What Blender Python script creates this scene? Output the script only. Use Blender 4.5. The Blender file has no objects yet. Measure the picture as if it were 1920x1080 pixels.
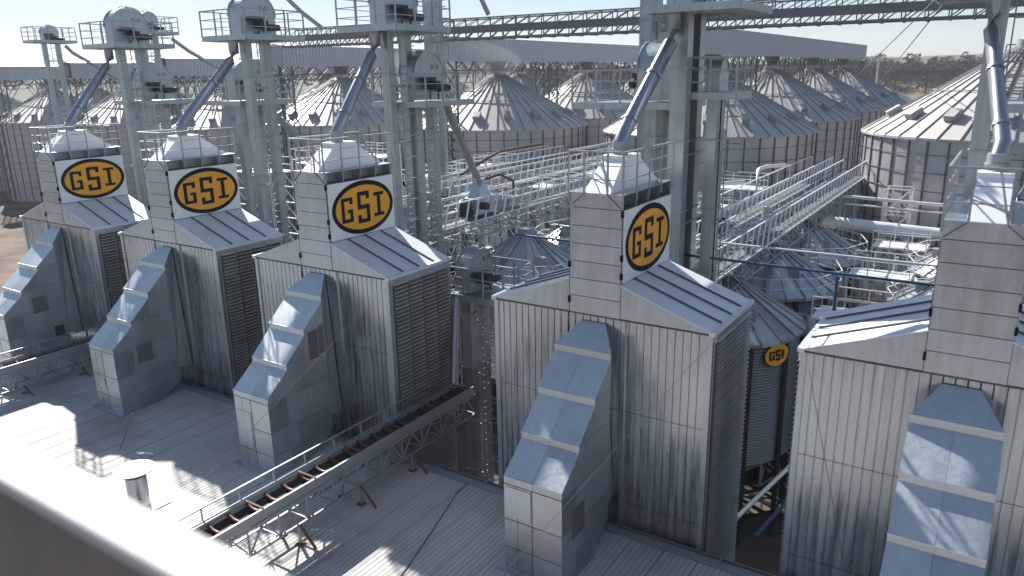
import bpy, math, random
from mathutils import Vector, Matrix
R_ = math.radians
random.seed(7)
scene = bpy.context.scene
COL = scene.collection

# ------------------------------------------------------------------ camera, world, sun, exposure
cam_d = bpy.data.cameras.new('camera'); cam = bpy.data.objects.new('camera', cam_d); COL.objects.link(cam)
cam_d.sensor_width = 36; cam_d.lens = 1415.88/1920*36
cam_d.clip_start = 0.1; cam_d.clip_end = 6000
cam.matrix_world = (Matrix.Translation((10.806, -21.242, 7.654)) @ Matrix.Rotation(0.5843, 4, 'Z')
                    @ Matrix.Rotation(1.2953, 4, 'X') @ Matrix.Rotation(-0.01943, 4, 'Z'))
cam_d.dof.use_dof = True; cam_d.dof.focus_distance = 33; cam_d.dof.aperture_fstop = 0.55
scene.camera = cam

SUN = Vector((-0.895, 0.446, 0)).normalized()*math.cos(R_(36.4)) + Vector((0, 0, math.sin(R_(36.4))))
world = bpy.data.worlds.new('World'); scene.world = world; world.use_nodes = True
wn = world.node_tree.nodes; wl = world.node_tree.links
sky = wn.new('ShaderNodeTexSky'); sky.sky_type = 'NISHITA'; sky.sun_disc = False
sky.sun_elevation = R_(36.4); sky.sun_rotation = math.atan2(SUN.x, SUN.y)
sky.air_density = 1.0; sky.dust_density = 0.3; sky.ozone_density = 1.2; sky.altitude = 300
hz = wn.new('ShaderNodeGamma'); hz.inputs[1].default_value = .62          # hazy sky: evens out the glare round the sun
tn = wn.new('ShaderNodeMix'); tn.data_type = 'RGBA'; tn.blend_type = 'MULTIPLY'; tn.inputs[0].default_value = 1; tn.inputs[7].default_value = (.92, .98, 1.08, 1)
wl.new(sky.outputs[0], hz.inputs[0]); wl.new(hz.outputs[0], tn.inputs[6]); wl.new(tn.outputs[2], wn['Background'].inputs[0]); wn['Background'].inputs[1].default_value = 0.091
sun_d = bpy.data.lights.new('sun', 'SUN'); sun_d.energy = 4.5; sun_d.angle = R_(0.5); sun_d.color = (1, .97, .91)
sun = bpy.data.objects.new('sun', sun_d); COL.objects.link(sun)
sun.rotation_euler = (-SUN).to_track_quat('-Z', 'Y').to_euler()
vs = scene.view_settings
vs.view_transform = 'Standard'; vs.look = 'None'; vs.gamma = 1; vs.use_curve_mapping = False
vs.exposure = 1.25
scene.cycles.max_bounces = 8

# ------------------------------------------------------------------ materials
def mat(name, col, rough=.5, metal=0., var=.12, scale=.8, streak=0., island=0., bump=0., spangle=0., dirt=None, dirt_amt=0., spec=.5, objvar=.05):
    m = bpy.data.materials.new(name); m.use_nodes = True
    nt = m.node_tree; N = nt.nodes; L = nt.links; b = N['Principled BSDF']
    b.inputs['Metallic'].default_value = metal; b.inputs['Roughness'].default_value = rough
    b.inputs['Specular IOR Level'].default_value = spec
    ge = N.new('ShaderNodeNewGeometry')
    class tc: outputs = {'Object': ge.outputs['Position']}      # world position, so that copies weather differently
    def noise(sc, det, mapping=None):
        n = N.new('ShaderNodeTexNoise'); n.inputs['Scale'].default_value = sc; n.inputs['Detail'].default_value = det
        if mapping:
            mp = N.new('ShaderNodeMapping'); mp.inputs['Scale'].default_value = mapping
            L.new(tc.outputs['Object'], mp.inputs[0]); L.new(mp.outputs[0], n.inputs['Vector'])
        else: L.new(tc.outputs['Object'], n.inputs['Vector'])
        return n.outputs['Fac']
    def mth(op, a, bb):
        n = N.new('ShaderNodeMath'); n.operation = op
        for i, v in enumerate((a, bb)):
            if isinstance(v, (int, float)): n.inputs[i].default_value = v
            else: L.new(v, n.inputs[i])
        return n.outputs[0]
    f = mth('MULTIPLY', mth('SUBTRACT', noise(scale, 5), .5), var*2)
    if streak: f = mth('ADD', f, mth('MULTIPLY', mth('SUBTRACT', noise(1.0, 4, (5.5, 5.5, .35)), .5), streak*2))
    if spangle:
        v = N.new('ShaderNodeTexVoronoi'); v.inputs['Scale'].default_value = 14
        L.new(tc.outputs['Object'], v.inputs['Vector'])
        s = N.new('ShaderNodeSeparateColor'); L.new(v.outputs['Color'], s.inputs[0])
        f = mth('ADD', f, mth('MULTIPLY', mth('SUBTRACT', s.outputs[0], .5), spangle))
    if island:
        g = N.new('ShaderNodeNewGeometry'); f = mth('ADD', f, mth('MULTIPLY', mth('SUBTRACT', g.outputs['Random Per Island'], .5), island*2))
    oi = N.new('ShaderNodeObjectInfo'); f = mth('ADD', f, mth('MULTIPLY', mth('SUBTRACT', oi.outputs['Random'], .5), objvar*2))
    val = mth('ADD', f, 1.0)
    mx = N.new('ShaderNodeVectorMath'); mx.operation = 'SCALE'; mx.inputs[0].default_value = col[:3]; L.new(val, mx.inputs['Scale'])
    out = mx.outputs[0]
    if dirt:
        dn = noise(.35, 7); r = N.new('ShaderNodeValToRGB'); r.color_ramp.elements[0].position = .48; r.color_ramp.elements[1].position = .72
        L.new(dn, r.inputs[0])
        mm = N.new('ShaderNodeMix'); mm.data_type = 'RGBA'
        L.new(mth('MULTIPLY', r.outputs[0], dirt_amt), mm.inputs[0]); L.new(out, mm.inputs[6]); mm.inputs[7].default_value = (*dirt, 1)
        out = mm.outputs[2]
    L.new(out, b.inputs['Base Color'])
    L.new(mth('ADD', mth('MULTIPLY', f, .5), rough), b.inputs['Roughness'])
    if bump:
        bn = N.new('ShaderNodeBump'); bn.inputs['Strength'].default_value = bump; bn.inputs['Distance'].default_value = .03
        L.new(noise(scale*2.2, 3), bn.inputs['Height']); L.new(bn.outputs[0], b.inputs['Normal'])
    return m
M = dict(
 panel=mat('galvanised_sheet', (.42,.48,.53), .37, .8, var=.18, scale=1.1, island=.07, spangle=.08, bump=.12, streak=.22),
 duct=mat('galvanised_duct_sheet', (.47,.51,.545), .48, .85, var=.14, scale=1.6, island=.12, spangle=.12, bump=.07),
 corr=mat('corrugated_steel', (.43,.475,.515), .31, .86, var=.18, scale=.7, streak=.65, bump=.05, dirt=(.22,.21,.19), dirt_amt=.35),
 roof=mat('roof_sheet', (.66,.68,.71), .5, .2, var=.10, scale=1.2, island=.05, bump=.05),
 deck=mat('deck_sheet', (.46,.45,.44), .65, 0, spec=.25, var=.16, scale=.45, streak=0, dirt=(.27,.255,.24), dirt_amt=.7),
 seam=mat('dark_seam', (.12,.125,.13), .7, .2, var=.1),
 dark=mat('dark_steel', (.035,.037,.04), .55, .3, var=.2),
 louver=mat('louver_slat', (.42,.42,.42), .5, .45, var=.08, scale=.7, island=.12, dirt=(.30,.25,.19), dirt_amt=.35),
 inner=mat('louver_interior', (.02,.021,.023), .9, 0, var=.1),
 silo_wall=mat('silo_wall_sheet', (.44,.44,.46), .46, .65, var=.10, scale=.25, island=.08),
 silo_roof=mat('silo_roof_sheet', (.43,.415,.40), .55, .3, var=.08, scale=.3, island=.06),
 stiff=mat('silo_stiffener', (.13,.135,.145), .55, .2, var=.1),
 elev=mat('elevator_casing', (.37,.42,.445), .38, .75, var=.18, scale=1.0, island=.13, streak=.3),
 bright=mat('bright_galvanised_bar', (.72,.74,.76), .45, .3, var=.08),
 frame=mat('frame_steel', (.34,.36,.38), .5, .5, var=.12),
 truss=mat('overhead_truss_steel', (.19,.20,.215), .55, .3, var=.12),
 spout=mat('spout_tube', (.33,.35,.39), .32, .8, var=.12, scale=1.5),
 gallery=mat('gallery_cladding', (.40,.42,.45), .55, .35, var=.08, scale=.15, island=.05),
 rust=mat('rusty_steel', (.13,.075,.05), .8, .1, var=.35, scale=3),
 red=mat('red_roller', (.10,.018,.014), .5, 0, var=.15),
 belt=mat('rubber_belt', (.02,.02,.021), .8, 0, var=.2),
 orange=mat('sign_orange', (.86,.37,.015), .65, 0, var=.10, scale=1.2, streak=.12, dirt=(.55,.27,.06), dirt_amt=.5),
 bin_wall=mat('bin_wall_sheet', (.20,.21,.22), .45, .6, var=.15, scale=.5),
 head=mat('elevator_head', (.38,.43,.46), .36, .75, var=.14, scale=1.5, streak=.15),
 bin_roof=mat('bin_roof_sheet', (.42,.43,.445), .38, .6, var=.22, scale=1.2, island=.25),
 gallery_leg=mat('gallery_leg_steel', (.09,.095,.105), .6, .2, var=.15),
 hopper=mat('hopper_sheet', (.82,.83,.84), .5, .1, var=.08, island=.05),
 vane=mat('roof_rib', (.33,.325,.32), .6, .2, var=.1),
 black=mat('sign_black', (.009,.008,.011), .8, 0, var=.1, spec=.2),
 white=mat('sign_panel', (.78,.80,.82), .45, .2, var=.05),
 cap=mat('vent_cap_paint', (.78,.77,.74), .6, 0, var=.04),
 concrete=mat('parapet_shaded_concrete', (.25,.205,.185), .9, 0, var=.35, scale=3.0, dirt=(.09,.075,.08), dirt_amt=.8, bump=.6),  # stained wall face; its shade is also put into the darker colour
 blue=mat('blue_paint', (.03,.085,.17), .45, 0, var=.1),
 yellow=mat('yellow_paint', (.42,.24,.05), .6, 0, var=.15),
 bark=mat('bark', (.10,.08,.06), .9, 0),
 lap=mat('roof_lap', (.26,.27,.285), .6, .3, var=.2),
 sunlit_top=mat('parapet_sunlit_top', (.62,.60,.58), .85, 0, var=.06, scale=4, bump=.3),  # parapet top: sun on it put into a paler colour than the wall
 wood_post=mat('pale_post', (.42,.41,.40), .8, 0),
)
def ground_mat():
    m = bpy.data.materials.new('ground_soil'); m.use_nodes = True
    N = m.node_tree.nodes; L = m.node_tree.links; b = N['Principled BSDF']; b.inputs['Roughness'].default_value = .95
    g = N.new('ShaderNodeNewGeometry')
    def noise(sc, d):
        n = N.new('ShaderNodeTexNoise'); n.inputs['Scale'].default_value = sc; n.inputs['Detail'].default_value = d
        L.new(g.outputs['Position'], n.inputs['Vector']); return n.outputs['Fac']
    r = N.new('ShaderNodeValToRGB'); e = r.color_ramp.elements
    e[0].position = .35; e[0].color = (.03,.025,.02,1); e[1].position = .62; e[1].color = (.15,.092,.062,1)
    L.new(noise(.22, 10), r.inputs[0])
    r2 = N.new('ShaderNodeValToRGB'); e = r2.color_ramp.elements     # fields far away: bands of grass and bare soil
    e[0].position = .42; e[0].color = (.05,.06,.028,1); e[1].position = .56; e[1].color = (.13,.10,.065,1)
    L.new(noise(.009, 5), r2.inputs[0])
    ln = N.new('ShaderNodeVectorMath'); ln.operation = 'LENGTH'; L.new(g.outputs['Position'], ln.inputs[0])
    mr = N.new('ShaderNodeMapRange'); mr.inputs[1].default_value = 210; mr.inputs[2].default_value = 260; L.new(ln.outputs['Value'], mr.inputs[0])
    mx = N.new('ShaderNodeMix'); mx.data_type = 'RGBA'; L.new(mr.outputs[0], mx.inputs[0]); L.new(r.outputs[0], mx.inputs[6]); L.new(r2.outputs[0], mx.inputs[7])
    L.new(mx.outputs[2], b.inputs['Base Color']); return m
M['ground'] = ground_mat()
def leaf_mat(name, c1, c2):
    m = bpy.data.materials.new(name); m.use_nodes = True
    N = m.node_tree.nodes; L = m.node_tree.links; b = N['Principled BSDF']; b.inputs['Roughness'].default_value = 1; b.inputs['Specular IOR Level'].default_value = 0
    g = N.new('ShaderNodeNewGeometry'); r = N.new('ShaderNodeValToRGB')
    r.color_ramp.elements[0].color = (*c1, 1); r.color_ramp.elements[1].color = (*c2, 1)
    L.new(g.outputs['Random Per Island'], r.inputs[0]); L.new(r.outputs[0], b.inputs['Base Color']); return m
M['leaf'] = leaf_mat('foliage', (.022,.036,.024), (.04,.06,.035))
M['bush'] = leaf_mat('bush_foliage', (.035,.05,.016), (.085,.10,.035))

# ------------------------------------------------------------------ mesh builder
class MB:
    def __init__(s): s.v = []; s.f = []; s.mi = []; s.sm = []
    def add(s, vs_, fs, mi=0, smooth=False):
        o = len(s.v); s.v += [tuple(v) for v in vs_]
        for f in fs: s.f.append(tuple(o+i for i in f)); s.mi.append(mi); s.sm.append(smooth)
        return s
    def box(s, a, b, mi=0):
        x0,y0,z0 = a; x1,y1,z1 = b
        return s.add([(x0,y0,z0),(x1,y0,z0),(x1,y1,z0),(x0,y1,z0),(x0,y0,z1),(x1,y0,z1),(x1,y1,z1),(x0,y1,z1)],
              [(0,3,2,1),(4,5,6,7),(0,1,5,4),(1,2,6,5),(2,3,7,6),(3,0,4,7)], mi)
    def bar(s, p, q, w=.06, h=None, mi=0, up=(0,0,1)):
        p = Vector(p); q = Vector(q); d = (q-p).normalized(); u = Vector(up)
        if abs(d.dot(u)) > .98: u = Vector((0,1,0))
        a = d.cross(u).normalized()*(w/2); b = d.cross(a).normalized()*((h or w)/2)
        return s.add([p-a-b,p+a-b,p+a+b,p-a+b,q-a-b,q+a-b,q+a+b,q-a+b], [(0,3,2,1),(4,5,6,7),(0,1,5,4),(1,2,6,5),(2,3,7,6),(3,0,4,7)], mi)
    def tube(s, pts, r=.05, n=8, mi=0, cap=True):
        pts = [Vector(p) for p in pts]; rings = []
        for i, p in enumerate(pts):
            d = ((pts[i]-pts[i-1]).normalized() if i else Vector()) + ((pts[i+1]-pts[i]).normalized() if i < len(pts)-1 else Vector())
            d.normalize(); u = Vector((0,0,1)) if abs(d.z) < .95 else Vector((0,1,0))
            a = d.cross(u).normalized(); b = d.cross(a)
            rr = r[i] if isinstance(r, (list, tuple)) else r
            rings.append([p + (a*math.cos(t)+b*math.sin(t))*rr for t in (2*math.pi*k/n for k in range(n))])
        v = [x for rg in rings for x in rg]
        f = [(i*n+k, i*n+(k+1)%n, (i+1)*n+(k+1)%n, (i+1)*n+k) for i in range(len(pts)-1) for k in range(n)]
        s.add(v, f, mi, True)
        if cap: s.add(rings[0], [tuple(range(n))], mi); s.add(rings[-1], [tuple(range(n-1,-1,-1))], mi)
        return s
    def prism(s, poly, f0, f1, mi=0, smooth=False):          # poly: 2-D outline, f0/f1 map (u,v) -> 3-D near/far
        n = len(poly); a = [f0(*p) for p in poly]; b = [f1(*p) for p in poly]
        s.add(a, [tuple(range(n))], mi); s.add(b, [tuple(range(n-1,-1,-1))], mi)
        s.add(a+b, [(i, (i+1)%n, n+(i+1)%n, n+i) for i in range(n)], mi, smooth); return s
    def hexa(s, bot, top, mi=0):
        return s.add(list(bot)+list(top), [(0,3,2,1),(4,5,6,7),(0,1,5,4),(1,2,6,5),(2,3,7,6),(3,0,4,7)], mi)
    def sheet(s, o, u, v, nrm, pitch, depth, mi=0):          # corrugated sheet: ribs run along v, profile along u
        o = Vector(o); u = Vector(u); v = Vector(v); nrm = Vector(nrm); n = max(1, round(u.length/pitch)); ts = []
        for i in range(n):
            for t, d in ((0,0),(.84,0),(.88,-1),(.95,-1)): ts.append(((i+t)/n, d))
        ts.append((1, 0)); vv = []
        for t, d in ts: p = o+u*t+nrm*(d*depth); vv += [p, p+v]
        return s.add(vv, [(2*i, 2*i+2, 2*i+3, 2*i+1) for i in range(len(ts)-1)], mi)
    def build(s, name, mats, parent=None, bevel=0):
        me = bpy.data.meshes.new(name); me.from_pydata(s.v, [], s.f)
        for m in (mats if isinstance(mats, (list, tuple)) else [mats]):
            if m: me.materials.append(m)
        me.polygons.foreach_set('material_index', s.mi); me.polygons.foreach_set('use_smooth', s.sm); me.update()
        o = bpy.data.objects.new(name, me); COL.objects.link(o)
        if parent: o.parent = parent
        if bevel:
            b = o.modifiers.new('bevel', 'BEVEL'); b.width = bevel; b.segments = 2; b.limit_method = 'ANGLE'
        return o
def thing(name, label, cat, loc=(0,0,0), rz=0, group=None):
    o = bpy.data.objects.new(name, None); COL.objects.link(o); o.location = loc; o.rotation_euler = (0,0,rz)
    o.empty_display_size = .5; o['label'] = label; o['category'] = cat
    if group: o['group'] = group
    return o
def tag(o, label, cat, group=None):
    o['label'] = label; o['category'] = cat
    if group: o['group'] = group
    return o
def struct(o): o['kind'] = 'structure'; return o
def dup(root, loc, label, rz=None, group=None):
    r = root.copy(); COL.objects.link(r); r.location = loc; r['label'] = label
    if rz is not None: r.rotation_euler = (0,0,rz)
    for ch in list(root.children):
        c = ch.copy(); COL.objects.link(c); c.parent = r
        for g in ch.children:
            d = g.copy(); COL.objects.link(d); d.parent = c
    return r

GZ = -13.0            # ground level
DZ = -7.5             # deck roof level

# ------------------------------------------------------------------ ground, hills
g = MB()
n = 48
for i in range(n):
    for j in range(n):
        pass
g.add([(-3000,-600,GZ),(3000,-600,GZ),(3000,4200,GZ),(-3000,4200,GZ)], [(0,1,2,3)])
struct(g.build('ground', M['ground']))
def ridge(dist, base, amp, a0, a1, steps, seed):
    rnd = random.Random(seed); mb = MB(); vv = []; h = 0
    ph = [rnd.uniform(0, 6.28) for _ in range(6)]
    for i in range(steps+1):
        a = R_(a0+(a1-a0)*i/steps)
        h = base + amp*sum(math.sin(a*k*7+ph[q])/(q+1.2) for q, k in enumerate((1,2.3,4.1,8.7,17,31)))*.4
        x = 10.8-math.sin(a)*dist; y = -21.2+math.cos(a)*dist
        x2 = 10.8-math.sin(a)*(dist+260); y2 = -21.2+math.cos(a)*(dist+260)
        vv += [(x,y,GZ-1),(x*.45+x2*.55,y*.45+y2*.55,h),(x2,y2,h*.9)]
    mb.add(vv, [(3*i,3*i+3,3*i+4,3*i+1) for i in range(steps)]+[(3*i+1,3*i+4,3*i+5,3*i+2) for i in range(steps)], 0, True)
    return mb
M['hill'] = mat('hill_scrub', (.06,.072,.045), .95, 0, var=.35, scale=.02)
def slope(name, m, rows, a0, a1, steps):
    mb = MB(); vv = []; k = len(rows)
    for i in range(steps+1):
        a = R_(a0+(a1-a0)*i/steps); w_ = math.sin(a*9)*.6+math.sin(a*23)*.3
        for d_, z_ in rows: vv.append((10.8-math.sin(a)*(d_+w_*9), -21.2+math.cos(a)*(d_+w_*9), z_+w_*.5))
    mb.add(vv, [(i*k+q,i*k+k+q,i*k+k+q+1,i*k+q+1) for i in range(steps) for q in range(k-1)], 0, True)
    return struct(mb.build(name, m))
M['field'] = mat('bare_field', (.15,.09,.065), .95, 0, var=.35, scale=.05, dirt=(.055,.065,.026), dirt_amt=.95)
slope('field_slope', M['field'], [(262,GZ-.4),(330,-8.5),(430,-3.0),(520,1.5),(640,3.0)], -20, 40, 60)
slope('hill_slope', M['hill'], [(255,GZ-.4),(330,-4),(430,3.5),(560,9.5),(700,11)], 33, 105, 90)
struct(ridge(900, 19, 8, -25, 100, 160, 3).build('hills', M['hill']))

# ------------------------------------------------------------------ warehouse with the low corrugated roof the ducts stand on
wh = thing('warehouse', 'low building with a wide pale corrugated metal roof in front of the dryers', 'building', (0,-10,GZ))
X0, X1, Y0, Y1 = -62., 26., -30., -.32
w = MB()
for a, b in (((X0+.3,Y1-.5,GZ),(X1-.3,Y1-.25,DZ-.35)), ((X0+.3,Y0,GZ),(X1-.3,Y0+.25,DZ-.35)), ((X0+.3,Y0+.25,GZ),(X0+.55,Y1-.5,DZ-.35)), ((X1-.55,Y0+.25,GZ),(X1-.3,Y1-.5,DZ-.35))): w.box(a, b)
w.build('wall', M['silo_wall'], None)
o = COL.objects['wall']; o.parent = wh; o.location = (0,10,-GZ)
d = MB(); d.sheet((X0,Y0,DZ-.002), (X1-X0,0,0), (0,Y1-Y0,0), (0,0,1), .19, .03)
k = X0+.55
while k < X1:
    d.box((k,Y0,DZ-.02),(k+.02,Y1-.02,DZ+.008), 1); k += 1.15
o = d.build('roof', [M['deck'], M['lap']], wh); o.location = (0,10,-GZ)
gt = MB(); gt.box((X0,Y1,DZ-.32),(X1,Y1+.035,DZ+.06)); gt.box((X0,Y1+.2,DZ-.3),(X1,Y1+.235,DZ+.05)); gt.box((X0,Y1+.035,DZ-.3),(X1,Y1+.2,DZ-.27))
k = X0
while k < X1: gt.box((k,Y1-.08,DZ+.062),(k+.06,Y1+.24,DZ+.085)); k += 2.3
gt.box((X0,Y1-.32,DZ+.014),(X1,Y1-.002,DZ+.03))
o = gt.build('gutter', M['frame'], wh); o.location = (0,10,-GZ)

# ------------------------------------------------------------------ grain dryer
W, D, TX, TD = 4.0, 3.9, .92, 3.95
ZB, ZC, ZP = 1.11, 3.52, 4.0
def make_dryer(label):
    t = thing('grain_dryer', label, 'grain dryer', (0,0,GZ), 0, 'grain dryers in a row')
    P = lambda name, mb, mats, parent=t: setz(mb.build(name, mats, parent))
    def setz(o):
        if o.parent == t: o.location = (0,0,-GZ)
        return o
    # core box
    b = MB(); b.box((-W+.12,.14,GZ),(W-.12,D-.1,-.02)); P('core', b, M['inner'])
    # corrugated front and back walls, upper and lower sheets
    for y, n, nm in ((.06,-1,'front_wall'),(D-.02,1,'back_wall')):
        f = MB()
        for z0, z1 in ((GZ,-6.62),(-6.6,-3.225),(-3.205,-.04)):
            for x0, x1 in ((-W+.14,-1.0),(-.98,.98),(1.0,W-.14)):
                f.sheet((x0,y+n*.034,z0),(x1-x0,0,0),(0,0,z1-z0),(0,n,0),.27,.035)
        f.box((.99,min(y,y+n*.1),-7.6),(1.13,max(y,y+n*.1),-.06)); f.box((-1.13,min(y,y+n*.1),-7.6),(-.99,max(y,y+n*.1),-.06))
        f.box((-W+.1,min(y+n*.001,y+n*.09),-.06),(W-.1,max(y+n*.001,y+n*.09),-.02), 1)
        P(nm, f, [M['corr'], M['seam']])
    for sx in (-1,1):
        for y in (0,D):
            c = MB(); x0, x1 = sorted((sx*W, sx*(W-.17))); yy = sorted((y-.03 if y==0 else y+.02, y+.16 if y==0 else y-.16))
            c.box((x0,yy[0],GZ),(x1,yy[1],-.03)); P('corner_post', c, M['panel'])
    # louvred sides
    for sx in (-1,1):
        for q in range(4):
            y0 = .17+q*(D-.34)/4; y1 = .17+(q+1)*(D-.34)/4
            l = MB(); z = GZ+.3
            while z < -.32:
                xa, xb = sx*(W-.11), sx*(W+.12)
                v = [(xa,y0+.03,z+.112),(xa,y1-.03,z+.112),(xb,y1-.03,z+.05),(xb,y0+.03,z+.05),(xb,y1-.03,z+.01),(xb,y0+.03,z+.01)]
                l.add(v, [(0,1,2,3),(3,2,4,5)]); z += .165
            xa, xb = sorted((sx*(W-.11), sx*(W+.02)))
            l.box((xa,y0-.012,GZ),(xb,y0+.012,-.12))
            P('louver_panel', l, M['louver'])
        c = MB(); xa, xb = sorted((sx*(W-.1), sx*(W+.07))); c.box((xa,.13,-.3),(xb,D-.13,-.05)); P('louver_header', c, M['panel'])
    # gables
    for y, nm in ((.02,'gable'),(D-.06,'gable')):
        for sx in (-1,1):
            f = MB(); pl = [(sx*(W-.02),.0),(sx*(TX+.01),.0),(sx*(TX+.01),ZB-.03),(sx*(W-.02),.03)]
            f.prism(pl, lambda u,v,y=y: (u,y-.035,v), lambda u,v,y=y: (u,y+.035,v))
            P(nm, f, M['panel'])
    # roof slopes with standing seams and fascia
    for sx in (-1,1):
        f = MB(); sl = Vector((sx*(W+.06-TX), 0, -ZB)); a = Vector((sx*TX,-.05,ZB+.02)); ys = [-.05+i*(D+.1)/4 for i in range(5)]
        for i in range(4):
            y0, y1 = ys[i], ys[i+1]-.006
            v = [(a.x,y0,a.z),(a.x,y1,a.z),(a.x+sl.x,y1,a.z+sl.z),(a.x+sl.x,y0,a.z+sl.z)]
            f.add([(x,y,z) for x,y,z in v]+[(x,y,z-.035) for x,y,z in v], [(0,1,2,3),(4,7,6,5),(0,4,5,1),(1,5,6,2),(2,6,7,3),(3,7,4,0)])
        nrm = Vector((sx*ZB,0,abs(sl.x))).normalized()
        for i in (1,2,3):
            p = Vector((a.x,ys[i],a.z))+nrm*.03; f.bar(p+sl*.01, p+sl*.955, .05, .06, 1, (0,1,0))
        p0 = Vector((a.x,-.05,a.z))+sl; 
        xa, xb = sorted((p0.x-sx*.17, p0.x+sx*.02))
        f.box((xa,-.09,-.05+.0),(xb,D+.09,.075)); P('roof_panel', f, [M['roof'], M['seam']])
    # tower, built of sheet courses
    f = MB(); nz = 6; zs = [-.02+(ZC+.02)*i/nz for i in range(nz+1)]
    f.box((-TX+.05,.05,-.5),(TX-.05,TD-.05,ZC), 1)
    for i in range(nz):
        z0 = zs[i]+.011; z1 = zs[i+1]-.011
        f.box((-TX,-.02,z0),(TX,.045,z1)); f.box((-TX,TD-.045,z0),(TX,TD,z1)); f.box((-TX,.046,z0),(-TX+.045,TD-.046,z1))
        if z1 < ZB: f.box((TX-.045,.046,z0),(TX,TD-.046,z1))
    f.box((-TX-.02,-.028,-.05),(-TX+.0,.02,ZC),1); f.box((TX,-.03,-.02),(TX+.012,.02,ZC),1)
    for z in (1.3,1.9,3.3): f.box((TX-.02,-.07,z),(TX+.05,.03,z+.2),2); 
    for z in (.3,1.5): f.box((-TX-.05,-.07,z),(-TX+.02,.03,z+.22),2)
    P('tower', f, [M['panel'], M['seam'], M['black']])
    # folded cap course: hipped front plate, open bays on the right
    f = MB()
    f.box((-TX,-.02,ZC+.012),(TX,.04,ZP)); f.box((-TX,TD-.04,ZC+.012),(TX,TD,ZP)); f.box((-TX,.041,ZC+.012),(-TX+.04,TD-.041,ZP))
    for sx in (-1,1): f.bar((sx*TX*.97,-.03,ZC+.05),(sx*.42,-.03,ZP-.03),.025,.02,1,(0,1,0))
    f.box((TX-.45,.06,ZC+.02),(TX-.42,TD-.06,ZP-.02),2)
    for i in range(5):
        y = .06+i*(TD-.16)/4; f.box((TX-.41,y,ZC+.02),(TX-.005,y+.04,ZP-.03))
    f.box((TX-.41,.045,ZP-.028),(TX+.02,TD-.045,ZP)); f.box((TX-.41,.045,ZC-.01),(TX+.02,TD-.045,ZC+.018), 1)
    f.box((-TX+.041,.041,ZP-.03),(TX-.42,TD-.041,ZP-.004))
    P('tower_cap', f, [M['panel'], M['seam'], M['frame']])
    # oval sign
    s = MB(); s.box((TX+.003,.05,ZB+.05),(TX+.035,TD-.02,ZC-.015)); sg = P('sign', s, M['white'])
    yc, zc, ry, rz = 2.03, 2.33, 1.83, 1.13
    el = lambda k: [(yc+ry*k*math.cos(a), zc+(rz-ry*(1-k))*math.sin(a)) for a in (2*math.pi*i/72 for i in range(72))]
    e1, e0 = el(1), el(.895); x = TX+.05
    r = MB(); r.add([(x,*p) for p in e1]+[(x,*p) for p in e0], [(i,(i+1)%72,72+(i+1)%72,72+i) for i in range(72)])
    r.add([(x,*p) for p in e1]+[(x-.014,*p) for p in e1], [(i,72+i,72+(i+1)%72,(i+1)%72) for i in range(72)])
    r.build('emblem_border', M['black'], sg)
    r = MB(); r.add([(x-.003,*p) for p in el(.9)], [tuple(range(72))]); r.build('emblem_field', M['orange'], sg)
    G = [(0,0),(1,0),(1,.98),(.52,.98),(.52,.74),(.73,.74),(.73,.26),(.27,.26),(.27,1.64),(.73,1.64),(.73,1.38),(1,1.38),(1,1.9),(.08,1.9),(0,1.8)]
    S = [(0,0),(.92,0),(1,.08),(1,1.09),(.27,1.09),(.27,1.66),(.73,1.66),(.73,1.42),(1,1.42),(1,1.9),(.08,1.9),(0,1.82),(0,.84),(.73,.84),(.73,.24),(.27,.24),(.27,.5),(0,.5)]
    I = [(0,0),(1,0),(1,.26),(.66,.26),(.66,1.64),(1,1.64),(1,1.9),(0,1.9),(0,1.64),(.34,1.64),(.34,.26),(0,.26)]
    q = MB()
    for g_, y0, ww, z0, hh in ((G,.72,.66,1.80,1.04),(S,1.66,.72,1.66,1.34),(I,2.64,.62,1.82,1.04)):
        q.prism(g_, lambda u,v: (x+.006,y0+u*ww,z0+v*hh/1.9), lambda u,v: (x-.002,y0+u*ww,z0+v*hh/1.9))
    q.build('lettering', M['black'], sg)
    # platform railing
    r = MB(); zt = ZP+1.3; xs = TX+.03; yf, yb = -.05, TD+.05
    for px, py in [(xs,yf+(yb-yf)*i/4) for i in range(5)]+[(-xs,yf+(yb-yf)*i/4) for i in range(5)]+[(-.4,yf),(.42,yf)]:
        r.bar((px,py,ZP-.3 if abs(px)>.8 else ZP),(px,py,zt),.045 if py>yf else .055)
    for zz, ww in ((zt,.06),(zt-.42,.03),(zt-.85,.03)):
        for p, q2 in (((xs,yf),(xs,yb)),((-xs,yf),(-xs,yb)),((-xs,yf),(xs,yf))): r.bar((*p,zz),(*q2,zz),ww)
    r.bar((.42,yf,ZP),(.12,yf+.2,ZP+1.2),.04); r.bar((-.4,yf,ZP+.55),(.42,yf,ZP+.3),.035)
    r.bar((xs-.02,2.2,zt-.1),(xs-.4,3.4,ZP+.2),.05)
    P('railing', r, M['frame'])
    # hopper, flange, inlet
    f = MB(); f.hexa([(-.46,.06,ZP),(.46,.06,ZP),(.46,TD-.1,ZP),(-.46,TD-.1,ZP)], [(-.36,1.25,5.02),(.36,1.25,5.02),(.36,2.3,5.02),(-.36,2.3,5.02)])
    f.box((-.44,1.17,5.02),(.44,2.38,5.06)); f.box((-.44,1.17,4.9),(.44,1.23,5.018)); f.box((.38,1.24,4.9),(.44,2.38,5.018)); f.box((-.44,1.24,4.9),(-.38,2.38,5.018))
    P('inlet_hopper', f, M['hopper'])
    f = MB(); f.tube([(0,1.7,5.06),(0,1.7,5.5)],.26,16); f.tube([(0,1.7,5.2),(0,1.7,5.26)],.3,16); P('inlet_collar', f, M['frame'])
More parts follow.
